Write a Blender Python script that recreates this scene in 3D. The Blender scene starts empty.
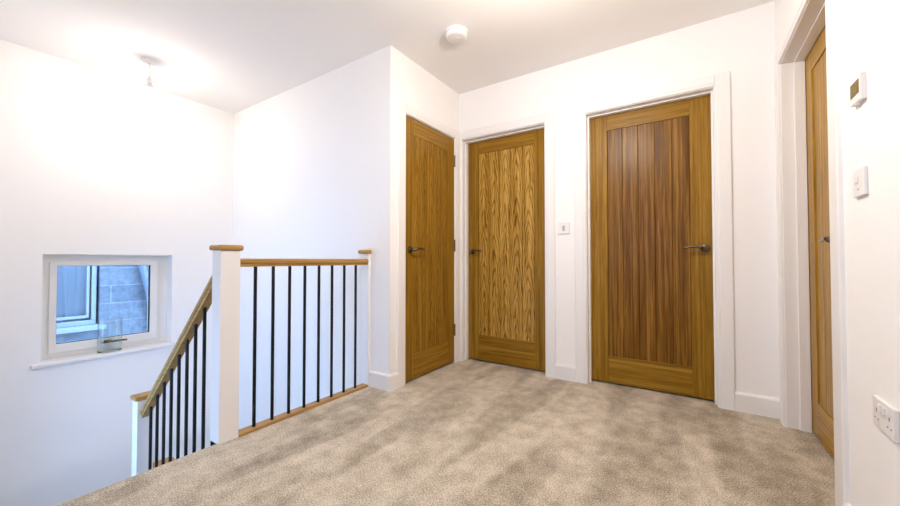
import bpy, bmesh, math, random
from mathutils import Vector, Matrix
random.seed(4)
D = bpy.data
S = bpy.context.scene
C = S.collection
PI = math.pi

# ------------------------------------------------------------------ dimensions (metres)
YB, XD, XR, YS, XW, ZC = 2.803, -1.752, 0.4275, 1.888, -3.94, 2.428
XE = -1.98            # landing edge
YN = -1.7             # wall behind the viewer
YF = -0.10            # wall along the stair flight

# ------------------------------------------------------------------ materials
def mat(name):
    m = D.materials.new(name); m.use_nodes = True
    nt = m.node_tree
    return m, nt, nt.nodes['Principled BSDF']

def simple(name, col, rough=0.5, metal=0.0, spec=0.5, bump=0.0, bscale=200):
    m, nt, b = mat(name)
    b.inputs['Base Color'].default_value = (*col, 1)
    b.inputs['Roughness'].default_value = rough
    b.inputs['Metallic'].default_value = metal
    b.inputs['Specular IOR Level'].default_value = spec
    if bump:
        tc = nt.nodes.new('ShaderNodeTexCoord')
        n = nt.nodes.new('ShaderNodeTexNoise'); n.inputs['Scale'].default_value = bscale
        n.inputs['Detail'].default_value = 4
        bp = nt.nodes.new('ShaderNodeBump'); bp.inputs['Strength'].default_value = bump
        bp.inputs['Distance'].default_value = 0.002
        nt.links.new(tc.outputs['Object'], n.inputs['Vector'])
        nt.links.new(n.outputs['Fac'], bp.inputs['Height'])
        nt.links.new(bp.outputs['Normal'], b.inputs['Normal'])
    return m

def mth(nt, op, a=None, b=None, va=0.0, vb=0.0):
    n = nt.nodes.new('ShaderNodeMath'); n.operation = op
    n.inputs[0].default_value = va; n.inputs[1].default_value = vb
    if a is not None: nt.links.new(a, n.inputs[0])
    if b is not None: nt.links.new(b, n.inputs[1])
    return n.outputs[0]

def ramp(nt, fac, stops):
    r = nt.nodes.new('ShaderNodeValToRGB')
    e = r.color_ramp.elements
    while len(e) < len(stops): e.new(0.5)
    for i, (p, c) in enumerate(stops):
        e[i].position = p; e[i].color = (*c, 1)
    nt.links.new(fac, r.inputs['Fac'])
    return r.outputs['Color']

def oak(name, dark, mid, light, axis='Z', seed=0.0, cathedral=0.0, board=0.103, x0=0.0, rough=0.34, fine=1.0):
    """Oak: long stretched pores along `axis`, broad tone bands, optional stacked cathedral arches per board."""
    m, nt, b = mat(name)
    L = nt.links
    tc = nt.nodes.new('ShaderNodeTexCoord')
    mp = nt.nodes.new('ShaderNodeMapping')
    mp.inputs['Location'].default_value = (seed, seed * 1.7, seed * 0.6)
    sc = {'X': (1.2, 60, 60), 'Y': (60, 1.2, 60), 'Z': (60, 60, 1.2)}[axis]
    mp.inputs['Scale'].default_value = sc
    L.new(tc.outputs['Object'], mp.inputs['Vector'])
    n1 = nt.nodes.new('ShaderNodeTexNoise'); n1.inputs['Scale'].default_value = 1.0
    n1.inputs['Detail'].default_value = 6; n1.inputs['Roughness'].default_value = 0.62; n1.inputs['Distortion'].default_value = 0.4
    L.new(mp.outputs['Vector'], n1.inputs['Vector'])
    mp2 = nt.nodes.new('ShaderNodeMapping')
    mp2.inputs['Location'].default_value = (seed * 2.1, seed, seed * 1.3)
    mp2.inputs['Scale'].default_value = tuple((260 if s > 10 else 6) * fine for s in sc)
    L.new(tc.outputs['Object'], mp2.inputs['Vector'])
    n2 = nt.nodes.new('ShaderNodeTexNoise'); n2.inputs['Scale'].default_value = 1.0
    n2.inputs['Detail'].default_value = 3
    L.new(mp2.outputs['Vector'], n2.inputs['Vector'])
    f = mth(nt, 'MULTIPLY', n1.outputs['Fac'], vb=0.72)
    f2 = mth(nt, 'MULTIPLY', n2.outputs['Fac'], vb=0.36)
    f = mth(nt, 'ADD', f, f2)
    if cathedral:
        sx = nt.nodes.new('ShaderNodeSeparateXYZ'); L.new(tc.outputs['Object'], sx.inputs[0])
        u = mth(nt, 'SUBTRACT', sx.outputs['X'], vb=x0)
        u = mth(nt, 'DIVIDE', u, vb=board)
        fl = mth(nt, 'FLOOR', u)
        fr = mth(nt, 'SUBTRACT', u, fl)
        fr = mth(nt, 'SUBTRACT', fr, vb=0.5)
        ab = mth(nt, 'ABSOLUTE', fr)
        pw = mth(nt, 'POWER', ab, vb=1.35)
        n3 = nt.nodes.new('ShaderNodeTexNoise'); n3.inputs['Scale'].default_value = 1.0; n3.inputs['Detail'].default_value = 3
        mp3 = nt.nodes.new('ShaderNodeMapping'); mp3.inputs['Scale'].default_value = (26, 1, 5)
        mp3.inputs['Location'].default_value = (seed, 0, seed)
        L.new(tc.outputs['Object'], mp3.inputs['Vector']); L.new(mp3.outputs['Vector'], n3.inputs['Vector'])
        a = mth(nt, 'MULTIPLY', sx.outputs['Z'], vb=10.5)
        bb = mth(nt, 'MULTIPLY', pw, vb=10.0)
        c = mth(nt, 'MULTIPLY', n3.outputs['Fac'], vb=4.2)
        o = mth(nt, 'MULTIPLY', fl, vb=2.37)
        v = mth(nt, 'ADD', mth(nt, 'ADD', a, bb), mth(nt, 'ADD', c, o))
        w = mth(nt, 'SINE', mth(nt, 'MULTIPLY', v, vb=3.9))
        w = mth(nt, 'POWER', mth(nt, 'ADD', mth(nt, 'MULTIPLY', w, vb=0.5), vb=0.5), vb=3.0)
        w = mth(nt, 'SUBTRACT', mth(nt, 'MULTIPLY', w, vb=-2.3 * cathedral), vb=-0.7 * cathedral)
        f = mth(nt, 'ADD', f, w)
    col = ramp(nt, f, [(0.34, dark), (0.52, mid), (0.70, light)])
    L.new(col, b.inputs['Base Color'])
    b.inputs['Roughness'].default_value = rough
    b.inputs['Specular IOR Level'].default_value = 0.2
    bp = nt.nodes.new('ShaderNodeBump'); bp.inputs['Strength'].default_value = 0.12; bp.inputs['Distance'].default_value = 0.001
    L.new(f, bp.inputs['Height']); L.new(bp.outputs['Normal'], b.inputs['Normal'])
    return m

M = {}
M['wall'] = simple('wall_paint', (0.88, 0.87, 0.865), 0.85, spec=0.25, bump=0.05, bscale=350)
M['ceil'] = simple('ceiling_paint', (0.87, 0.855, 0.845), 0.9, spec=0.2, bump=0.05, bscale=300)
M['trim'] = simple('satin_white_wood', (0.83, 0.82, 0.815), 0.32, spec=0.5)
M['upvc'] = simple('white_upvc', (0.80, 0.80, 0.79), 0.3)
M['plate'] = simple('white_moulded_plastic', (0.80, 0.79, 0.785), 0.35)
M['key'] = simple('grey_plastic', (0.42, 0.44, 0.47), 0.4)
M['pin'] = simple('dark_pin_slot', (0.05, 0.045, 0.04), 0.6)
M['black'] = simple('black_satin_metal', (0.004, 0.004, 0.005), 0.5, spec=0.3)
M['bronze'] = simple('antique_bronze', (0.17, 0.135, 0.10), 0.22, metal=1.0)
M['hinge'] = simple('dull_steel', (0.12, 0.105, 0.09), 0.4, metal=1.0)
M['seal'] = simple('dark_rubber_seal', (0.02, 0.02, 0.025), 0.7)
M['screen'] = simple('olive_lcd', (0.17, 0.125, 0.035), 0.22)
M['flex'] = simple('white_flex', (0.72, 0.68, 0.65), 0.5)
M['rail'] = oak('oak_handrail', (0.20, 0.105, 0.025), (0.38, 0.215, 0.065), (0.50, 0.31, 0.11), 'Y', 3.0)
M['railx'] = oak('oak_stair_rail', (0.20, 0.11, 0.03), (0.37, 0.22, 0.075), (0.48, 0.31, 0.12), 'X', 5.0)
M['cap'] = oak('oak_newel_cap', (0.24, 0.125, 0.03), (0.42, 0.24, 0.075), (0.55, 0.34, 0.12), 'Y', 8.0)

def emission(name, col, s):
    m = D.materials.new(name); m.use_nodes = True
    nt = m.node_tree; nt.nodes.clear()
    e = nt.nodes.new('ShaderNodeEmission'); o = nt.nodes.new('ShaderNodeOutputMaterial')
    e.inputs['Color'].default_value = (*col, 1); e.inputs['Strength'].default_value = s
    nt.links.new(e.outputs[0], o.inputs['Surface'])
    return m
M['bulb'] = emission('lit_bulb', (1.0, 0.90, 0.80), 240)
M['bulb2'] = emission('lit_landing_bulb', (1.0, 0.905, 0.81), 900)

def glass(name, col=(1, 1, 1), rough=0.0, ior=1.45):
    m, nt, b = mat(name)
    b.inputs['Base Color'].default_value = (*col, 1)
    b.inputs['Roughness'].default_value = rough
    b.inputs['Transmission Weight'].default_value = 1.0
    b.inputs['IOR'].default_value = ior
    return m


def pane_glass(name, col=(0.93, 0.95, 0.96), ior=1.4):
    m = D.materials.new(name); m.use_nodes = True
    nt = m.node_tree; nt.nodes.clear()
    o = nt.nodes.new('ShaderNodeOutputMaterial')
    mix = nt.nodes.new('ShaderNodeMixShader'); t = nt.nodes.new('ShaderNodeBsdfTransparent'); g = nt.nodes.new('ShaderNodeBsdfGlossy')
    fr = nt.nodes.new('ShaderNodeFresnel'); fr.inputs['IOR'].default_value = ior
    t.inputs['Color'].default_value = (*col, 1); g.inputs['Roughness'].default_value = 0.01
    nt.links.new(fr.outputs[0], mix.inputs[0]); nt.links.new(t.outputs[0], mix.inputs[1]); nt.links.new(g.outputs[0], mix.inputs[2])
    nt.links.new(mix.outputs[0], o.inputs['Surface'])
    return m
M['pane'] = pane_glass('window_glass')
def thin_glass(name, col):
    m = D.materials.new(name); m.use_nodes = True
    nt = m.node_tree; nt.nodes.clear()
    o = nt.nodes.new('ShaderNodeOutputMaterial')
    mix = nt.nodes.new('ShaderNodeMixShader'); t = nt.nodes.new('ShaderNodeBsdfTransparent'); g = nt.nodes.new('ShaderNodeBsdfGlossy')
    lw = nt.nodes.new('ShaderNodeLayerWeight'); lw.inputs['Blend'].default_value = 0.25
    t.inputs['Color'].default_value = (*col, 1); g.inputs['Roughness'].default_value = 0.12
    f = mth(nt, 'ADD', mth(nt, 'MULTIPLY', lw.outputs['Facing'], vb=0.22), vb=0.045)
    nt.links.new(f, mix.inputs[0]); nt.links.new(t.outputs[0], mix.inputs[1]); nt.links.new(g.outputs[0], mix.inputs[2])
    nt.links.new(mix.outputs[0], o.inputs['Surface'])
    return m
M['vase'] = thin_glass('clear_vase_glass', (0.965, 0.98, 0.975))
M['vasebase'] = glass('green_tinted_glass', (0.80, 0.90, 0.84))

def carpet():
    m, nt, b = mat('beige_carpet')
    L = nt.links
    tc = nt.nodes.new('ShaderNodeTexCoord')
    def noise(scale, detail, rot=0, sc=(1, 1, 1), rough=0.5):
        mp = nt.nodes.new('ShaderNodeMapping'); mp.inputs['Rotation'].default_value = (0, 0, rot); mp.inputs['Scale'].default_value = sc
        n = nt.nodes.new('ShaderNodeTexNoise'); n.inputs['Scale'].default_value = scale; n.inputs['Detail'].default_value = detail
        n.inputs['Roughness'].default_value = rough
        L.new(tc.outputs['Object'], mp.inputs['Vector']); L.new(mp.outputs['Vector'], n.inputs['Vector'])
        return n.outputs['Fac']
    big = noise(1.0, 2, 0.06, (4.2, 0.85, 1), 0.5)      # brushed pile strokes
    med = noise(11, 4, 0.1, (1, 0.8, 1), 0.65)
    fin = noise(165, 2, 0, (1, 1, 1), 0.8)
    bs = nt.nodes.new('ShaderNodeMapRange'); bs.interpolation_type = 'SMOOTHSTEP'
    bs.inputs['From Min'].default_value = 0.43; bs.inputs['From Max'].default_value = 0.56
    L.new(big, bs.inputs['Value'])
    f = mth(nt, 'ADD', mth(nt, 'MULTIPLY', bs.outputs['Result'], vb=0.13), mth(nt, 'ADD', mth(nt, 'MULTIPLY', med, vb=0.60), mth(nt, 'MULTIPLY', fin, vb=1.38)))
    f = mth(nt, 'MULTIPLY', mth(nt, 'SUBTRACT', f, vb=0.13), vb=0.6)
    col = ramp(nt, f, [(0.39, (0.20, 0.160, 0.110)), (0.55, (0.46, 0.395, 0.30)), (0.71, (0.78, 0.70, 0.57))])
    L.new(col, b.inputs['Base Color'])
    b.inputs['Roughness'].default_value = 1.0
    b.inputs['Specular IOR Level'].default_value = 0.1
    b.inputs['Sheen Weight'].default_value = 0.15
    bp = nt.nodes.new('ShaderNodeBump'); bp.inputs['Strength'].default_value = 0.7; bp.inputs['Distance'].default_value = 0.006
    h = mth(nt, 'ADD', mth(nt, 'MULTIPLY', fin, vb=0.8), mth(nt, 'MULTIPLY', med, vb=0.5))
    L.new(h, bp.inputs['Height']); L.new(bp.outputs['Normal'], b.inputs['Normal'])
    return m
M['carpet'] = carpet()

def block_wall():
    m, nt, b = mat('grey_block_masonry')
    L = nt.links
    tc = nt.nodes.new('ShaderNodeTexCoord')
    sx = nt.nodes.new('ShaderNodeSeparateXYZ'); L.new(tc.outputs['Object'], sx.inputs[0])
    cb = nt.nodes.new('ShaderNodeCombineXYZ'); L.new(sx.outputs['Y'], cb.inputs['X']); L.new(sx.outputs['Z'], cb.inputs['Y'])
    br = nt.nodes.new('ShaderNodeTexBrick'); br.inputs['Scale'].default_value = 1.0
    br.inputs['Brick Width'].default_value = 0.90; br.inputs['Row Height'].default_value = 0.205; br.inputs['Mortar Size'].default_value = 0.007
    br.inputs['Mortar Smooth'].default_value = 0.4
    br.inputs['Color1'].default_value = (0.22, 0.23, 0.245, 1); br.inputs['Color2'].default_value = (0.17, 0.18, 0.20, 1); br.inputs['Mortar'].default_value = (0.30, 0.31, 0.33, 1)
    L.new(cb.outputs[0], br.inputs['Vector'])
    n = nt.nodes.new('ShaderNodeTexNoise'); n.inputs['Scale'].default_value = 14; n.inputs['Detail'].default_value = 8; n.inputs['Roughness'].default_value = 0.7
    L.new(tc.outputs['Object'], n.inputs['Vector'])
    mx = nt.nodes.new('ShaderNodeMix'); mx.data_type = 'RGBA'; mx.blend_type = 'OVERLAY'; mx.inputs['Factor'].default_value = 0.75
    L.new(br.outputs['Color'], mx.inputs['A']); L.new(n.outputs['Fac'], mx.inputs['B'])
    L.new(mx.outputs['Result'], b.inputs['Base Color'])
    b.inputs['Roughness'].default_value = 0.9
    bp = nt.nodes.new('ShaderNodeBump'); bp.inputs['Strength'].default_value = 0.5; bp.inputs['Distance'].default_value = 0.01
    L.new(n.outputs['Fac'], bp.inputs['Height']); L.new(bp.outputs['Normal'], b.inputs['Normal'])
    return m
M['block'] = block_wall()
M['extwhite'] = simple('weathered_white_paint', (0.44, 0.455, 0.47), 0.6, bump=0.2, bscale=40)
M['curtain'] = simple('pale_net_curtain', (0.72, 0.74, 0.77), 0.9)
M['extglass'] = simple('dark_outside_glass', (0.10, 0.12, 0.16), 0.05, spec=0.8)
M['band'] = simple('grey_band', (0.20, 0.23, 0.27), 0.5)
M['ground'] = simple('yard_concrete', (0.30, 0.30, 0.30), 0.9, bump=0.3, bscale=30)

# ------------------------------------------------------------------ mesh helpers
def NB(): return bmesh.new()

def box(bm, x0, x1, y0, y1, z0, z1, bev=0.0, seg=2):
    r = bmesh.ops.create_cube(bm, size=1.0)
    vs = r['verts']
    for v in vs:
        v.co = Vector((x0 + (v.co.x + .5) * (x1 - x0), y0 + (v.co.y + .5) * (y1 - y0), z0 + (v.co.z + .5) * (z1 - z0)))
    if bev:
        es = list({e for v in vs for e in v.link_edges})
        bmesh.ops.bevel(bm, geom=es, offset=bev, segments=seg, profile=0.6, affect='EDGES')
    return bm

def prism(bm, pts, a0, a1, axis):
    """Extrude a closed 2-D outline along an axis. axis X: pts=(y,z); Y: (x,z); Z: (x,y)."""
    f = {'X': lambda p, a: (a, p[0], p[1]), 'Y': lambda p, a: (p[0], a, p[1]), 'Z': lambda p, a: (p[0], p[1], a)}[axis]
    A = [bm.verts.new(f(p, a0)) for p in pts]; B = [bm.verts.new(f(p, a1)) for p in pts]
    n = len(pts)
    for i in range(n): bm.faces.new((A[i], A[(i + 1) % n], B[(i + 1) % n], B[i]))
    bm.faces.new(A[::-1]); bm.faces.new(B)
    return bm

def lathe(bm, prof, n=32, c=(0, 0, 0), axis='Z', sx=1.0, sy=1.0):
    """Revolve (radius, height) points about an axis through c."""
    def place(r, h, t):
        a, b = r * math.cos(t) * sx, r * math.sin(t) * sy
        p = {'Z': (a, b, h), 'Y': (a, h, b), 'X': (h, a, b)}[axis]
        return (c[0] + p[0], c[1] + p[1], c[2] + p[2])
    rings = []
    for r, h in prof:
        if r < 1e-6: rings.append([bm.verts.new(place(0, h, 0))])
        else: rings.append([bm.verts.new(place(r, h, 2 * PI * k / n)) for k in range(n)])
    for A, B in zip(rings, rings[1:]):
        for k in range(n):
            k2 = (k + 1) % n
            if len(A) == 1 and len(B) == 1: continue
            if len(A) == 1: bm.faces.new((A[0], B[k], B[k2]))
            elif len(B) == 1: bm.faces.new((A[k], A[k2], B[0]))
            else: bm.faces.new((A[k], A[k2], B[k2], B[k]))
    return bm

def tube(bm, path, rad, n=12, flat=None):
    """Sweep an ellipse along points; rad = list of (across, up) radii or a number."""
    P = [Vector(p) for p in path]
    rings = []
    for i, p in enumerate(P):
        t = (P[min(i + 1, len(P) - 1)] - P[max(i - 1, 0)]).normalized()
        up = Vector((0, 0, 1)) if abs(t.z) < 0.9 else Vector((0, 1, 0))
        s = t.cross(up).normalized(); u = s.cross(t).normalized()
        r = rad[i] if isinstance(rad, (list, tuple)) else rad
        ra, rb = r if isinstance(r, (list, tuple)) else (r, r)
        rings.append([bm.verts.new(p + s * ra * math.cos(2 * PI * k / n) + u * rb * math.sin(2 * PI * k / n)) for k in range(n)])
    for A, B in zip(rings, rings[1:]):
        for k in range(n): bm.faces.new((A[k], A[(k + 1) % n], B[(k + 1) % n], B[k]))
    bm.faces.new(rings[0][::-1]); bm.faces.new(rings[-1])
    return bm

def obj(name, bm, m, parent=None, smooth=None, loc=None):
    bmesh.ops.recalc_face_normals(bm, faces=bm.faces[:])
    me = D.meshes.new(name); bm.to_mesh(me); bm.free()
    me.materials.append(m)
    if smooth is not None:
        me.polygons.foreach_set('use_smooth', [True] * len(me.polygons))
        me.set_sharp_from_angle(angle=math.radians(smooth))
    o = D.objects.new(name, me); C.objects.link(o)
    if parent: o.parent = parent
    if loc: o.location = loc
    return o

def tag(o, label=None, cat=None, group=None, kind=None):
    if label: o['label'] = label
    if cat: o['category'] = cat
    if group: o['group'] = group
    if kind: o['kind'] = kind
    return o

def thing(name, label, cat, loc=(0, 0, 0), rz=0.0, group=None, kind=None):
    o = D.objects.new(name, None); C.objects.link(o)
    o.empty_display_size = 0.1
    o.location = loc; o.rotation_euler = (0, 0, rz)
    return tag(o, label, cat, group, kind)

def struct(name, bm, m, label=None, cat=None, smooth=None):
    return tag(obj(name, bm, m, None, smooth), label, cat, None, 'structure')

# ------------------------------------------------------------------ room shell
# doors: (opening lining faces) along their wall
D2L, D2R = -1.714, -0.957
D3L, D3R = -0.637, 0.131
D4F, D4N = 2.669, 1.838
D1L, D1R = 2.0507, 2.7186
LT = 0.022           # lining thickness
HL = 1.993           # lining head, underside

# landing floor slab with a rounded carpet nosing at the stair edge
bm = NB()
nose = [(XE + 0.02, -0.28), (XE + 0.02, -0.06)]
for k in range(9):
    a = PI * 1.5 - PI * k / 8
    nose.append((XE + 0.02 + 0.02 * math.cos(a) - 0.0, -0.02 + 0.02 * math.sin(a)))
nose += [(0.95, 0.0), (0.95, -0.28)]
prism(bm, nose, YN, 0.94, 'Y')
prism(bm, [(-2.012, -0.28), (-2.012, -0.001), (-1.98, 0.0), (0.95, 0.0), (0.95, -0.28)], 0.94, YS + 0.01, 'Y')
box(bm, -1.92, 0.95, YS + 0.01, 3.3, -0.28, 0.0)
struct('floor', bm, M['carpet'], 'beige cut pile carpet covering the landing with brushed darker patches', 'carpet floor')

bm = NB(); box(bm, XW - 0.26, 0.95, YN - 0.1, 3.3, ZC, ZC + 0.1)
struct('ceiling', bm, M['ceil'], 'plain white painted ceiling over the landing and stairs', 'ceiling')

# back wall with openings for doors 2 and 3
T = 0.12
bm = NB()
for a, b_ in ((XD - 0.2, D2L - LT), (D2R + LT, D3L - LT), (D3R + LT, XR + 0.3)):
    box(bm, a, b_, YB, YB + T, -0.05, ZC + 0.02)
for a, b_ in ((D2L - LT, D2R + LT), (D3L - LT, D3R + LT)):
    box(bm, a, b_, YB, YB + T, HL + LT, ZC + 0.02)
struct('wall_back', bm, M['wall'], 'white painted wall holding the two latched oak doors side by side', 'wall')
# right wall with opening for door 4
bm = NB()
box(bm, XR, XR + 0.14, YN, D4N - LT, -0.05, ZC + 0.02)
box(bm, XR, XR + 0.14, D4F + LT, YB, -0.05, ZC + 0.02)
box(bm, XR, XR + 0.14, D4N - LT, D4F + LT, HL + LT, ZC + 0.02)
struct('wall_right', bm, M['wall'], 'white painted wall holding the thermostat, switch and double socket', 'wall')
# wall with door 1
bm = NB()
box(bm, XD - T, XD, YS + 0.1, D1L - LT, -0.05, ZC + 0.02)
box(bm, XD - T, XD, D1R + LT, YB, -0.05, ZC + 0.02)
box(bm, XD - T, XD, D1L - LT, D1R + LT, HL + LT, ZC + 0.02)
struct('wall_alcove', bm, M['wall'], 'short white wall holding the oak door with visible hinges', 'wall')
# wall above the stairs, down to the storey below
bm = NB(); box(bm, XW - 0.26, XD, YS, YS + 0.1, -2.7, ZC + 0.02)
struct('wall_stairwell', bm, M['wall'], 'tall white wall behind the balustrade', 'wall')
# window wall
WY0, WY1, WZ0, WZ1 = 0.572, 1.368, 0.135, 0.953
bm = NB()
for (a, b_, c, d) in ((YN, WY0, -2.7, ZC + 0.02), (WY1, YS, -2.7, ZC + 0.02), (WY0, WY1, -2.7, WZ0), (WY0, WY1, WZ1, ZC + 0.02)):
    box(bm, XW - 0.26, XW, a, b_, c, d)
struct('wall_left', bm, M['wall'], 'white wall with the small recessed window and lit pendant in front', 'wall')
FX0, FX1, FZ0, FZ1 = -3.5, -2.2, -1.05, 0.65       # opening beside the flight, unseen, added for blue daylight fill
bm = NB()
for a, b_, c, d in ((XW, FX0, -2.7, ZC + .02), (FX1, XE, -2.7, ZC + .02), (FX0, FX1, -2.7, FZ0), (FX0, FX1, FZ1, ZC + .02)):
    box(bm, a, b_, YF - 0.1, YF, c, d)
box(bm, XE - 0.1, XE, YN, YF - 0.1, -0.3, ZC + 0.02)
struct('wall_flight', bm, M['wall'])
BX0, BX1, BZ0, BZ1 = -1.35, -0.35, 0.95, 1.85        # unseen opening added behind the viewer to let in daylight fill
bm = NB()
for a, b_, c, d in ((XE - .1, BX0, -.3, ZC + .02), (BX1, 0.95, -.3, ZC + .02), (BX0, BX1, -.3, BZ0), (BX0, BX1, BZ1, ZC + .02)):
    box(bm, a, b_, YN - 0.1, YN, c, d)
struct('wall_front', bm, M['wall'])
def fill_window(name, x0, x1, y, z0, z1):  # frame and pane for the added daylight openings
    t = thing(name, None, None, ((x0 + x1) / 2, y, z0), 0, None, 'structure')
    w, h = (x1 - x0) / 2, z1 - z0
    bm = NB()
    for a, b_, c, d in ((-w, -w + .06, 0, h), (w - .06, w, 0, h), (-w + .06, w - .06, 0, .06), (-w + .06, w - .06, h - .06, h), (-.03, .03, .06, h - .06)):
        box(bm, a, b_, -.03, .03, c, d)
    obj('window_frame', bm, M['upvc'], t)
    bm = NB(); box(bm, -w + .05, w - .05, -.004, .004, .05, h - .05); obj('pane', bm, M['pane'], t)
fill_window('fill_window_stair', FX0, FX1, YF - .05, FZ0, FZ1)
fill_window('fill_window_rear', BX0, BX1, YN - .05, BZ0, BZ1)
# wall under the landing edge (stair apron)
bm = NB(); box(bm, -1.992, -1.93, 0.94, YS, -2.7, -0.002); box(bm, XE + 0.03, -1.93, YF, 0.94, -2.7, -0.27)
struct('wall_apron', bm, M['wall'])
# unseen shells added behind the doors so that no daylight leaks round the leaves
def shell(name, x0, x1, y0, y1, open_side):
    bm = NB(); w = 0.05
    if open_side != 'x0': box(bm, x0 - w, x0, y0 - w, y1 + w, -0.1, ZC)
    if open_side != 'x1': box(bm, x1, x1 + w, y0 - w, y1 + w, -0.1, ZC)
    if open_side != 'y0': box(bm, x0, x1, y0 - w, y0, -0.1, ZC)
    if open_side != 'y1': box(bm, x0, x1, y1, y1 + w, -0.1, ZC)
    struct(name, bm, M['wall'])
shell('wall_light_block_back', XD - 0.1, XR + 0.2, YB + T, 3.25, 'y0')
shell('wall_light_block_right', XR + 0.14, 0.9, 1.6, 2.8, 'x0')
bm = NB(); box(bm, XD - 0.55, XD - 0.5, YS + 0.1, YB + T, -0.1, ZC); box(bm, XD - 0.5, XD - T, YB + 0.02, YB + T, -0.1, ZC)  # unseen daylight blocker added behind door 1
struct('wall_light_block_alcove', bm, M['wall'])
bm = NB(); box(bm, XD - 0.5, -1.92, YS + 0.1, YB + T, -0.2, 0.0)
struct('floor_light_block_alcove', bm, M['carpet'])

# stair flight, half landing, storey below
bm = NB()
rise, going = 0.2, 0.213
for k in range(1, 6):
    box(bm, XE + 0.02 - going * k - 0.012, XE + 0.02 - going * (k - 1), YF, 0.90, -rise * k - 0.22, -rise * k, 0.008)
struct('floor_stairs', bm, M['carpet'], None, None)
bm = NB(); box(bm, XW, XE + 0.02 - going * 5, YF, YS, -1.4, -1.2)
struct('floor_half_landing', bm, M['carpet'])
bm = NB(); box(bm, XW, -1.93, YF, YS, -2.75, -2.65)
struct('floor_below', bm, M['carpet'])
# dwarf wall at the half landing with its oak capping
bm = NB(); box(bm, -3.14, -3.06, 0.972, 1.09, -1.2, -0.545)
struct('wall_dwarf', bm, M['wall'])
bm = NB(); box(bm, -3.155, -3.045, 0.972, 1.105, -0.545, -0.508, 0.006)
struct('trim_5', bm, M['rail'], 'oak capping seen low behind the lower stair balusters', 'capping')

# ------------------------------------------------------------------ skirting
SK, ST = 0.112, 0.018
def skirting_outline(s):   # outline (outward offset, height), outward sign s
    return [(0, -0.01), (s * ST, -0.01), (s * ST, SK - 0.012), (s * ST * 0.72, SK - 0.004), (s * ST * 0.45, SK), (0, SK)]
AW = 0.08
ARCH = 0.005
bm = NB()
for a, b_ in ((D2R + ARCH + AW, D3L - ARCH - AW), (D3R + ARCH + AW, XR)):
    prism(bm, [(YB - o, z) for o, z in skirting_outline(1)], a, b_, 'X')
struct('baseboard_back', bm, M['trim'], 'white skirting along the wall with two oak doors', 'skirting')
bm = NB()
prism(bm, [(XR - o, z) for o, z in skirting_outline(1)], YN, D4N - ARCH - 0.105, 'Y')
struct('baseboard_right', bm, M['trim'], 'white skirting below the double socket', 'skirting')
bm = NB()
rings = []
for px, py, ox, oy in ((-1.9395, YS, 0, -1), (XD, YS, 1, -1), (XD, D1L - ARCH - AW, 1, 0)):
    rings.append([bm.verts.new((px + ox * o, py + oy * o, z)) for o, z in skirting_outline(1)])
for A, B in zip(rings, rings[1:]):
    for k in range(len(A)): bm.faces.new((A[k], A[(k + 1) % len(A)], B[(k + 1) % len(A)], B[k]))
bm.faces.new(rings[0][::-1]); bm.faces.new(rings[-1])
struct('baseboard_alcove', bm, M['trim'], 'short white skirting wrapping the wall corner beside the half newel', 'skirting')

# ------------------------------------------------------------------ doors
G = dict(dark=(0.1125, 0.0495, 0.0027), mid=(0.2565, 0.1278, 0.0090), light=(0.3870, 0.2205, 0.0306))
def door_mats(k, panel, cath, x0, board, seed, st=None):
    a = st or G
    return {
        'stile': oak(f'oak_stile_{k}', a['dark'], a['mid'], a['light'], 'Z', seed),
        'railm': oak(f'oak_rail_{k}', a['dark'], a['mid'], a['light'], 'X', seed + 3),
        'panel': oak(f'oak_panel_{k}', panel[0], panel[1], panel[2], 'Z', seed + 7, cath, board, x0)}

def lever(parent, x, z, direction, plane_y=0.0):
    """Curved lever on a round rose; front of the leaf is at plane_y, lever points along +/- x."""
    h = D.objects.new('handle', None); C.objects.link(h); h.parent = parent; h.empty_display_size = .03
    bm = NB()
    lathe(bm, [(0, 0.0), (0.0265, 0.0), (0.0265, -0.004), (0.024, -0.0085), (0.017, -0.0105), (0.0125, -0.012), (0.0115, -0.02), (0, -0.021)], 32, (x, plane_y, z), 'Y')
    obj('rose', bm, M['bronze'], h, 40)
    bm = NB()
    d = direction; y = plane_y
    path = [(x, y - 0.012, z), (x, y - 0.030, z), (x + d * .004, y - 0.043, z), (x + d * .016, y - 0.050, z + .004), (x + d * .035, y - 0.052, z + .009),
            (x + d * .058, y - 0.051, z + .0105), (x + d * .082, y - 0.050, z + .0085), (x + d * .102, y - 0.049, z + .005), (x + d * .116, y - 0.048, z + .004), (x + d * .119, y - .048, z + .0045)]
    rad = [(.0105, .0105), (.0105, .0105), (.0105, .0115), (.009, .012), (.008, .0098), (.0075, .008), (.0075, .0072), (.0078, .0072), (.007, .0062), (.003, .003)]
    tube(bm, path, rad, 14)
    obj('lever', bm, M['bronze'], h, 60)
    return h

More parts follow.
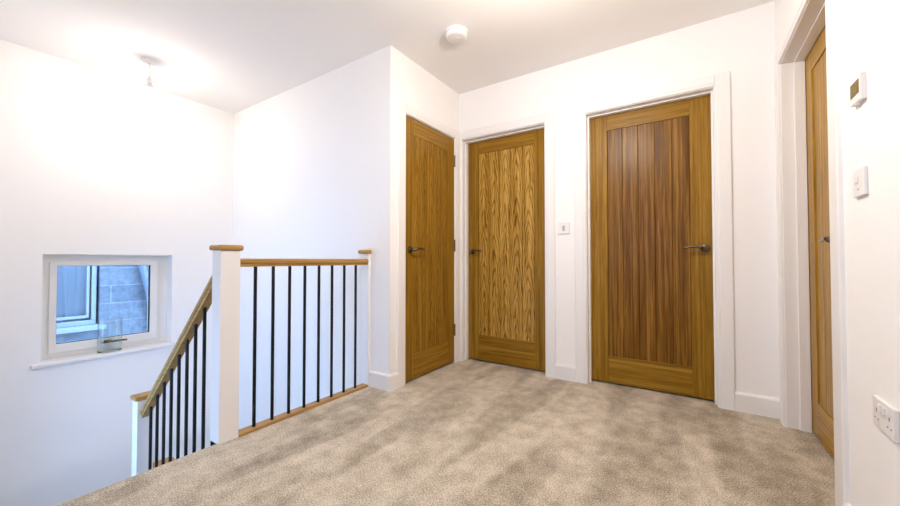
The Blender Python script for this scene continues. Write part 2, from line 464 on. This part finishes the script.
def make_door(name, label, W, loc, rz, mats, stile=0.1, zb=0.195, zt=1.875, handle_x=None, hdir=1, hinges=None, H=1.985, hz=0.985):
    t = thing(name, label, 'door', loc, rz, None, 'structure')
    th = 0.04
    for a, b_ in ((0.0, stile), (W - stile, W)):
        bm = NB(); box(bm, a, b_, 0, th, 0.013, H, 0.0012, 1); obj('stile', bm, mats['stile'], t)
    bm = NB(); box(bm, stile, W - stile, 0, th, zt, H, 0.0012, 1); obj('top_rail', bm, mats['railm'], t)
    bm = NB(); box(bm, stile, W - stile, 0, th, 0.013, zb, 0.0012, 1); obj('bottom_rail', bm, mats['railm'], t)
    # panel of five boards with V grooves, set a little behind the frame
    n = 5; bw = (W - 2 * stile) / n; f = 0.006
    pts = [(stile, th - 0.01), (stile, f + 0.004), (stile + 0.005, f)]
    for k in range(1, n):
        x = stile + bw * k
        pts += [(x - 0.0032, f), (x, f + 0.0045), (x + 0.0032, f)]
    pts += [(W - stile - 0.005, f), (W - stile, f + 0.004), (W - stile, th - 0.01)]
    bm = NB(); prism(bm, pts, zb, zt, 'Z'); obj('panel', bm, mats['panel'], t)
    if handle_x is not None: lever(t, handle_x, hz, hdir)
    if hinges:
        for z in hinges:
            bm = NB()
            x = W + 0.001
            for i in range(5):
                z0 = z - 0.05 + i * 0.02
                lathe(bm, [(0, z0 + .0006), (0.0062, z0 + .0006), (0.0062, z0 + 0.0194), (0, z0 + 0.0194)], 14, (x, -0.006, 0), 'Z')
            lathe(bm, [(0, z + .05), (0.0045, z + .05), (0.0035, z + .056), (0, z + .057)], 14, (x, -0.006, 0), 'Z')
            box(bm, x - 0.002, x + 0.002, -0.004, 0.02, z - 0.05, z + 0.05)
            obj('hinge', bm, M['hinge'], t, 40)
    return t

def make_trim(name, label, xl, xr, r, loc, rz, wl=AW, wr=AW, wt=0.072, depth=0.12, stop=True):
    """Lining, stops and architraves; local x across the opening, wall face at y=-r, leaf face at y=0."""
    t = thing(name, label, 'door frame', loc, rz, None, 'structure')
    y0 = -r
    bm = NB()
    box(bm, xl - LT, xl, y0 - 0.001, y0 + depth, -0.01, HL, 0.001, 1)
    box(bm, xr, xr + LT, y0 - 0.001, y0 + depth, -0.01, HL, 0.001, 1)
    box(bm, xl - LT, xr + LT, y0 - 0.001, y0 + depth, HL, HL + LT, 0.001, 1)
    obj('lining', bm, M['trim'], t)
    if stop:
        bm = NB(); s = 0.012; d0 = -min(0.045, r * 0.5)
        box(bm, xl, xl + s, d0, -0.002, -0.01, HL - s, 0.001, 1)
        box(bm, xr - s, xr, d0, -0.002, -0.01, HL - s, 0.001, 1)
        box(bm, xl, xr, d0, -0.002, HL - s, HL, 0.001, 1)
        obj('door_stop', bm, M['trim'], t)
    a = 0.015
    def prof(w):   # (distance from inner edge, projection)
        return [(0, 0), (0, 0.008), (0.004, 0.0115), (0.018, 0.0125), (0.021, a), (w - 0.003, a), (w, a - 0.003), (w, 0)]
    i = ARCH
    bm = NB(); prism(bm, [(xl - i - o, y0 - p) for o, p in prof(wl)], -0.01, HL + i + wt * .999, 'Z'); obj('architrave', bm, M['trim'], t)
    bm = NB(); prism(bm, [(xr + i + o, y0 - p) for o, p in prof(wr)], -0.01, HL + i + wt * .999, 'Z'); obj('architrave', bm, M['trim'], t)
    bm = NB(); prism(bm, [(y0 - p * .995, HL + i + o) for o, p in prof(wt)], xl - i, xr + i, 'X')
    obj('head_architrave', bm, M['trim'], t)
    return t

LIGHT = ((0.1196, 0.0506, 0.0028), (0.3404, 0.1840, 0.0258), (0.5520, 0.3450, 0.0828))
MIDP = ((0.0945, 0.0396, 0.0027), (0.2385, 0.1170, 0.0099), (0.3870, 0.2160, 0.0324))
DARKP = ((0.042, 0.015, 0.0015), (0.155, 0.064, 0.005), (0.32, 0.160, 0.024))
PALE = ((0.14, 0.064, 0.003), (0.36, 0.190, 0.015), (0.54, 0.315, 0.045))
PALES = dict(dark=PALE[0], mid=PALE[1], light=PALE[2])
g = 0.003
# door 1: opens on to the landing, leaf flush with the lining
W1 = D1R - D1L - 2 * g
make_trim('trim_1', 'white frame and architrave round the hinged oak door by the balustrade', 0 - g, W1 + g, 0.0, (XD, D1L + g, 0), PI / 2, 0.082, YB - D1R - ARCH - 0.001, stop=False)
make_door('door_1', 'narrow oak door with three exposed hinges, next to the balustrade corner', W1, (XD, D1L + g, 0), PI / 2,
          door_mats(1, MIDP, 0.05, 0.09, (W1 - .18) / 5, 1.0), 0.09, 0.20, 1.865, 0.052, 1, (0.29, 1.035, 1.79))
# door 2
r2 = 0.08
W2 = D2R - D2L - 2 * g
make_trim('trim_2', 'white frame round the oak door with bold arched grain', 0 - g, W2 + g, r2, (D2L + g, YB + r2, 0), 0, D2L - XD - ARCH - 0.001, AW)
make_door('door_2', 'lighter oak door with bold arched grain, in the corner beside the small wall switch', W2, (D2L + g, YB + r2, 0), 0,
          door_mats(2, LIGHT, 0.08, 0.112, (W2 - .224) / 5, 2.0), 0.112, 0.235, 1.87, 0.05, 1)
# door 3
W3 = D3R - D3L - 2 * g
make_trim('trim_3', 'white frame round the wide oak door with straight brown grain', 0 - g, W3 + g, r2, (D3L + g, YB + r2, 0), 0, AW, AW)
make_door('door_3', 'oak door with dark straight grained panel and long lever handle facing the viewer', W3, (D3L + g, YB + r2, 0), 0,
          door_mats(3, DARKP, 0.0, 0.125, (W3 - .25) / 5, 3.0), 0.125, 0.205, 1.872, W3 - 0.048, -1)
# door 4
r4 = 0.098
W4 = D4F - D4N - 2 * g
make_trim('trim_4', 'deep white frame of the oak door set in the thermostat wall', 0 - g, W4 + g, r4, (XR + r4, D4F - g, 0), -PI / 2, AW, 0.105, depth=0.14)
make_door('door_4', 'oak door seen edge on, deep in its frame beside the thermostat', W4, (XR + r4, D4F - g, 0), -PI / 2,
          door_mats(4, PALE, 0.0, 0.115, (W4 - .23) / 5, 4.0, PALES), 0.115, 0.19, 1.88, W4 - 0.262, -1, hz=0.99)

# ------------------------------------------------------------------ balustrade
NX, NY = -1.985, 0.9225
def newel(name, label, x0, x1, y0, y1, z0, z1, ov=(.012, .012, .012, .012)):
    t = thing(name, label, 'newel post', ((x0 + x1) / 2, (y0 + y1) / 2, z0))
    cx, cy = (x0 + x1) / 2, (y0 + y1) / 2
    bm = NB(); box(bm, x0 - cx, x1 - cx, y0 - cy, y1 - cy, 0, z1 - z0, 0.003)
    obj('post', bm, M['trim'], t)
    bm = NB(); box(bm, x0 - cx - ov[0], x1 - cx + ov[1], y0 - cy - ov[2], y1 - cy + ov[3], z1 - z0, z1 - z0 + 0.028, 0.011, 4)
    obj('cap', bm, M['cap'], t, 50)
    return t
newel('newel_post', 'square white newel post with oak cap where the landing rail meets the stairs', NX - .045, NX + .045, NY - .0475, NY + .0475, -0.0, 0.957)
newel('newel_post', 'lower white newel post with oak cap, at the foot of the sloping rail', -3.145, -3.055, NY - .045, NY + .045, -1.2, -0.028, (.012, .0, .012, .012))
newel('half_newel_post', 'slim white half newel with oak cap fixed to the wall', NX - .045, NX + .045, YS - .022, YS - .0005, -0.0, 0.955, (.012, .012, .012, 0))

# level landing rail
y0, y1 = NY + .0475, YS - .022
t = thing('landing_balustrade', 'level oak handrail with black spindles guarding the landing edge', 'balustrade', (-1.970, (y0 + y1) / 2, 0))
def hand_prof(w, h, zc):   # rounded handrail outline centred on 0
    pts = []
    hw = w / 2
    pts += [(-hw * .72, zc - h / 2), (hw * .72, zc - h / 2), (hw * .78, zc - h * .18), (hw, zc - h * .06)]
    for k in range(7):
        a = PI / 2 * k / 6
        pts.append((hw - .013 + .013 * math.cos(a), zc + h / 2 - .013 + .013 * math.sin(a)))
    for k in range(7):
        a = PI / 2 + PI / 2 * k / 6
        pts.append((-hw + .013 + .013 * math.cos(a), zc + h / 2 - .013 + .013 * math.sin(a)))
    pts += [(-hw, zc - h * .06), (-hw * .78, zc - h * .18)]
    return pts
hl = (y1 - y0) / 2 - 0.0005
bm = NB(); prism(bm, hand_prof(.062, .044, .895), -hl, hl, 'Y'); obj('handrail', bm, M['rail'], t, 40)
bm = NB(); prism(bm, [(-.031, -.001), (.031, -.001), (.031, .011), (.028, .014), (-.028, .014), (-.031, .011)], -hl, hl, 'Y'); obj('base_rail', bm, M['rail'], t)
bm = NB(); lathe(bm, [(0, 0.0135), (0.0087, 0.0135), (0.0087, 0.874), (0, 0.874)], 16, (0, 0, 0)); bmx = bm
sp = obj('baluster', bmx, M['black'], t, 40)
cy = (y0 + y1) / 2
for k in range(8):
    yb = 1.064 + 0.1012 * k
    o = sp if k == 0 else sp.copy()
    if k: C.objects.link(o); o.parent = t
    o.location = (0.0, yb - cy, 0)

# sloping stair rail
t = thing('stair_balustrade', 'sloping oak handrail with black spindles running down the stairs', 'balustrade', (-2.56, NY, 0))
SL = 0.94
xa, xb = NX - .0455, -3.0545
def ztop(x): return 0.783 + (x + 2.134) * SL
def sheared(bm, w, zoff_prof, xs, xe):
    """A rail profile (y, z offset from the top line) swept along the slope with plumb-cut ends."""
    A = [bm.verts.new((xs + 2.56, p[0], ztop(xs) + p[1])) for p in zoff_prof]
    B = [bm.verts.new((xe + 2.56, p[0], ztop(xe) + p[1])) for p in zoff_prof]
    n = len(A)
    for i in range(n): bm.faces.new((A[i], A[(i + 1) % n], B[(i + 1) % n], B[i]))
    bm.faces.new(A[::-1]); bm.faces.new(B)
vs_ = 1 / math.cos(math.atan(SL))
prf = [(p[0], (p[1] - .022) * vs_) for p in hand_prof(.062, .044, 0)]
bm = NB(); sheared(bm, .06, prf, xa, xb); obj('handrail', bm, M['railx'], t, 40)
bm = NB(); sheared(bm, .05, [(-.031, -.945), (.031, -.945), (.031, -.905), (-.031, -.905)], xa, xb); obj('base_rail', bm, M['railx'], t)
bm = NB(); sheared(bm, .05, [(-.0125, -1.20), (.0125, -1.20), (.0125, -.945), (-.0125, -.945)], xa, xb); obj('stair_string', bm, M['trim'], t)
bm = NB(); lathe(bm, [(0, -0.905), (0.0087, -0.905), (0.0087, -0.05), (0, -0.05)], 16, (0, 0, 0))
sp = obj('baluster', bm, M['black'], t, 40)
for k in range(9):
    x = -2.112 - 0.1065 * k
    o = sp if k == 0 else sp.copy()
    if k: C.objects.link(o); o.parent = t
    o.location = (x + 2.56, 0, ztop(x))

# ------------------------------------------------------------------ window
t = thing('window_1', 'small white window with one top hung sash, blue daylight behind', 'window', (XW - 0.10, (WY0 + WY1) / 2, WZ0), 0, None, 'structure')
cyw = (WY0 + WY1) / 2; fx = -0.07
def frame(bm, y0, y1, z0, z1, wl, wr, wb, wt, x0, x1, bev=0.002):
    box(bm, x0, x1, y0, y0 + wl, z0, z1, bev); box(bm, x0, x1, y1 - wr, y1, z0, z1, bev)
    box(bm, x0, x1, y0 + wl - bev, y1 - wr + bev, z0, z0 + wb, bev); box(bm, x0, x1, y0 + wl - bev, y1 - wr + bev, z1 - wt, z1, bev)
oy0, oy1, oz0, oz1 = WY0 - cyw - 0.01, WY1 - cyw + 0.006, 0.0, WZ1 - WZ0 + 0.004
bm = NB(); frame(bm, oy0, oy1, oz0, oz1, 0.064, 0.100, 0.076, 0.070, fx, -0.008)
obj('outer_frame', bm, M['upvc'], t)
sy0, sy1, sz0, sz1 = 0.622 - cyw, 1.292 - cyw, 0.201 - WZ0, 0.893 - WZ0
bm = NB(); frame(bm, sy0, sy1, sz0, sz1, 0.040, 0.056, 0.066, 0.030, fx + .01, 0.012, 0.004)
sash = obj('sash', bm, M['upvc'], t)
bm = NB(); frame(bm, sy0 + .034, sy1 - .050, sz0 + .06, sz1 - .024, .008, .008, .008, .008, -0.03, 0.002, 0)
obj('gasket', bm, M['seal'], sash)
bm = NB(); box(bm, -0.036, -0.030, sy0 + .036, sy1 - .052, sz0 + .062, sz1 - .026)
obj('pane', bm, M['pane'], sash)
hd = D.objects.new('window_handle', None); C.objects.link(hd); hd.parent = t; hd.empty_display_size = .03
hy, hz = 0.948 - cyw, 0.238 - WZ0
bm = NB(); box(bm, 0.011, 0.022, hy - .03, hy + .03, hz - .013, hz + .013, .004); obj('handle_base', bm, M['bronze'], hd)
bm = NB(); tube(bm, [(0.02, hy, hz), (0.04, hy, hz), (0.046, hy + .012, hz), (0.048, hy + .04, hz), (0.047, hy + .08, hz - .001), (0.046, hy + .125, hz - .002)], [.008, .008, (.007, .008), (.006, .008), (.006, .008), (.005, .006)], 12)
obj('handle_lever', bm, M['bronze'], hd, 50)
# window board
bm = NB(); box(bm, XW - 0.10, XW + 0.0, WY0 - .001, WY1 + .001, 0.130, 0.160); box(bm, XW - 0.001, XW + 0.032, 0.522, 1.388, 0.130, 0.160, 0.010, 3)
struct('trim_6', bm, M['trim'], 'white window board projecting under the small window, glass vase on it', 'window sill')

# glass vase on the board
t = thing('glass_vase', 'clear oval glass vase standing empty on the window board', 'vase')
obj('vase_wall', lathe(NB(), [(0.0, 0.0165), (0.070, 0.0165), (0.0765, 0.018), (0.0775, 0.06), (0.0775, 0.262), (0.0765, 0.264), (0.0755, 0.262), (0.0755, 0.06)], 48, (0, 0, 0), 'Z', 0.72, 1.0), M['vase'], t, 50)
obj('vase_base', lathe(NB(), [(0, 0.0), (0.062, 0.0), (0.0745, 0.004), (0.0765, 0.012), (0.0745, 0.0155), (0, 0.016)], 48, (0, 0, 0), 'Z', 0.72, 1.0), M['vasebase'], t, 50)
t.location = (XW - 0.036, 0.957, 0.1603)

# ------------------------------------------------------------------ pendants, smoke alarm
def pendant(name, label, x, y, drop, m, lean=0.0):
    t = thing(name, label, 'pendant lamp', (x, y, ZC))
    bm = NB(); lathe(bm, [(0, 0), (0.047, 0), (0.047, -0.010), (0.043, -0.018), (0.030, -0.022), (0.009, -0.024), (0.006, -0.032), (0, -0.032)], 40)
    obj('ceiling_rose', bm, M['plate'], t, 40)
    bm = NB(); tube(bm, [(0, 0, -0.024), (lean * .2, 0.0, -0.05), (lean, 0.0, -0.024 - drop * .45), (lean * 1.1, 0, -0.024 - drop * .7), (lean * .6, 0, -drop), (lean * .6, 0, -drop - .012)], 0.0037, 10)
    obj('flex', bm, M['flex'], t, 60)
    bm = NB(); lathe(bm, [(0, 0), (0.006, 0), (0.009, -0.012), (0.016, -0.020), (0.0175, -0.026), (0.0175, -0.052), (0.0155, -0.054), (0, -0.054)], 28, (lean * .6, 0, -drop))
    obj('lamp_holder', bm, M['plate'], t, 40)
    bm = NB()
    lathe(bm, [(0, -.05), (0.0125, -0.050), (0.0135, -0.060), (0.021, -0.078), (0.0305, -0.098), (0.0305, -0.101), (0, -0.101)], 28, (lean * .6, 0, -drop))
    nk = obj('bulb_neck', bm, M['plate'], t, 40)
    bm = NB()
    lathe(bm, [(0, -.1012), (0.0295, -0.1012), (0.030, -0.108), (0.0285, -0.120), (0.023, -0.131), (0.013, -0.1375), (0, -0.139)], 28, (lean * .6, 0, -drop))
    obj('bulb', bm, m, t, 60)
    return t
pendant('pendant_lamp', 'bare bulb pendant lit on a short white flex above the stairs', -3.41, 1.02, 0.125, M['bulb'], 0.012)
pendant('pendant_lamp', 'bare bulb pendant lit in the middle of the landing ceiling', -0.54, 1.44, 0.19, M['bulb2'], 0.0)

t = thing('smoke_alarm', 'round white smoke alarm on the landing ceiling', 'smoke alarm', (-1.285, 2.02, ZC))
bm = NB(); lathe(bm, [(0, 0), (0.0754, 0), (0.0754, -0.0104), (0.0722, -0.0130), (0, -0.0130)], 48); obj('base', bm, M['plate'], t, 40)
bm = NB(); lathe(bm, [(0, -0.0130), (0.0689, -0.0130), (0.0708, -0.0170), (0.0718, -0.0300), (0.0668, -0.0390), (0.0546, -0.0445), (0.0169, -0.0465), (0, -0.0465)], 48); obj('cover', bm, M['plate'], t, 40)
bm = NB(); lathe(bm, [(0, -0.0464), (0.0130, -0.0464), (0.0117, -0.0490), (0, -0.0496)], 24, (0.0156, 0.0, 0)); obj('test_button', bm, M['plate'], t, 40)

# ------------------------------------------------------------------ wall fittings
# small switch between doors 2 and 3
t = thing('light_switch', 'small white switch plate on the wall between two oak doors', 'light switch', (-0.806, YB, 1.152))
bm = NB(); box(bm, -.0445, .0445, -.011, 0, -.0425, .0425, .003); obj('plate', bm, M['plate'], t)
bm = NB(); box(bm, -.0095, .0095, -.0145, -.008, -.019, .019, .002); obj('rocker', bm, M['key'], t)
# switch on the right wall (front faces -x)
t = thing('light_switch', 'white switch plate below the thermostat', 'light switch', (XR, 1.567, 1.139))
bm = NB(); box(bm, -.0095, 0, -.0430, .0430, -.0410, .0410, .003); obj('plate', bm, M['plate'], t)
bm = NB(); box(bm, -.0135, -.008, -.004, .018, -.002, .020, .0015); obj('rocker', bm, M['plate'], t)
bm = NB(); box(bm, -.0102, -.008, -.006, .006, -.022, -.018, .0004); obj('indicator_slot', bm, M['key'], t)
# thermostat
t = thing('thermostat', 'white thermostat with an olive display above the wall switch', 'thermostat', (XR, 1.562, 1.414))
bm = NB(); box(bm, -.0145, 0, -.040, .040, -.039, .039, .003); obj('body', bm, M['plate'], t)
bm = NB(); box(bm, -.0152, -.010, -.036, .030, -.018, .024, .0005); obj('display', bm, M['screen'], t)
bm = NB(); box(bm, -.012, -.003, -.004, .010, -.044, -.037, .001); obj('dial_tab', bm, M['plate'], t)
# double socket
t = thing('double_socket', 'white double power socket low on the wall near the skirting', 'socket', (XR, 1.434, 0.495))
bm = NB(); box(bm, -.0095, 0, -.065, .065, -.0400, .0400, .003); obj('plate', bm, M['plate'], t)
for s in (-1, 1):
    bm = NB(); box(bm, -.0140, -.008, s * .012 - .0065, s * .012 + .0065, .008, .028, .002); obj('switch_rocker', bm, M['plate'], t)
    bm = NB()
    box(bm, -.0098, -.008, s * .038 - .002, s * .038 + .002, .002, .012)
    for q in (-1, 1): box(bm, -.0098, -.008, s * .038 + q * .010 - .003, s * .038 + q * .010 + .003, -.017, -.014)
    obj('pin_slots', bm, M['pin'], t)

# ------------------------------------------------------------------ outside the window
XO = -5.6
bm = NB()
NYA, NYB_, NZA, NZB = 0.20, 1.255, 0.185, 1.5       # neighbour's window opening
for (a, b_, c, d) in ((-3, NYA, -2.7, 2.1), (NYB_, 5, -2.7, 2.1), (NYA, NYB_, -2.7, NZA), (NYA, NYB_, NZB, 2.1)):
    box(bm, XO - 0.2, XO, a, b_, c, d)
struct('wall_outside', bm, M['block'], 'rough block wall of the neighbouring house seen through the window', 'wall')
bm = NB(); box(bm, -5.6, -4.2, -3, 5, -2.8, -2.7)
struct('floor_yard', bm, M['ground'])
t = thing('window_2', 'pale framed curtained window of the neighbouring house', 'window', (XO - .06, (NYA + NYB_) / 2, NZA), 0, None, 'structure')
cyo = (NYA + NYB_) / 2
bm = NB(); frame(bm, NYA - cyo, NYB_ - cyo - .022, 0, NZB - NZA, .045, .036, .05, .05, -.02, .03, .003); obj('window_frame', bm, M['extwhite'], t)
bm = NB(); frame(bm, NYA - cyo + .06, NYB_ - cyo - .075, .075, NZB - NZA - .06, .03, .022, .03, .03, -.03, .012, .003); obj('sash', bm, M['extwhite'], t)
bm = NB(); box(bm, -.028, -.022, NYA - cyo + .04, NYB_ - cyo - .05, .04, NZB - NZA - .04); obj('pane', bm, M['pane'], t)
bm = NB()
N = 60; wv = []
for k in range(N + 1):
    y = NYA - cyo + (NYB_ - NYA) * k / N
    wv.append((-.058 + .018 * math.sin(k * 1.05) + .008 * math.sin(k * 2.3), y))
prism(bm, wv + [(-.19, wv[-1][1]), (-.19, wv[0][1])], -.02, NZB - NZA, 'Z'); obj('curtain', bm, M['curtain'], t, 50)
bm = NB(); box(bm, -.05, .20, NYA - cyo - .05, NYB_ - cyo + .03, -.045, -.001, .006); obj('sill', bm, M['extwhite'], t)
# sloping pipe on the neighbour's wall
bm = NB(); tube(bm, [(XO + .055, 1.50, 1.25), (XO + .055, 1.59, .95), (XO + .055, 1.68, .55), (XO + .055, 1.725, .25), (XO + .055, 1.76, -.2), (XO + .055, 1.77, -2.69)], .035, 20)  # curved grey tube slanting in front of the block wall
tag(obj('slanting_band', bm, M['band'], None, 60), 'grey pipe slanting down the outside block wall', 'band')

# ------------------------------------------------------------------ sky
w = D.worlds.new('World'); S.world = w; w.use_nodes = True
bg = w.node_tree.nodes['Background']
bg.inputs['Color'].default_value = (0.33, 0.57, 1.0, 1); bg.inputs['Strength'].default_value = 4.2

# ------------------------------------------------------------------ camera
cam = D.cameras.new('Camera'); co = D.objects.new('Camera', cam); C.objects.link(co)
cam.sensor_width = 36; cam.sensor_fit = 'HORIZONTAL'; cam.lens = 363.4 * 36 / 900; cam.clip_start = 0.02
yaw, pitch = 0.5844, 0.0194
fw = Vector((-math.sin(yaw) * math.cos(pitch), math.cos(yaw) * math.cos(pitch), math.sin(pitch)))
co.location = (0, 0, 0.9087)
co.rotation_euler = fw.to_track_quat('-Z', 'Y').to_euler()
S.camera = co

S.view_settings.view_transform = 'Standard'; S.view_settings.look = 'None'
S.view_settings.exposure = 1.08; S.view_settings.gamma = 1.0
S.view_settings.use_curve_mapping = False
try:
    S.cycles.max_bounces = 16; S.cycles.diffuse_bounces = 12; S.cycles.transmission_bounces = 12; S.cycles.transparent_max_bounces = 12
except Exception: pass
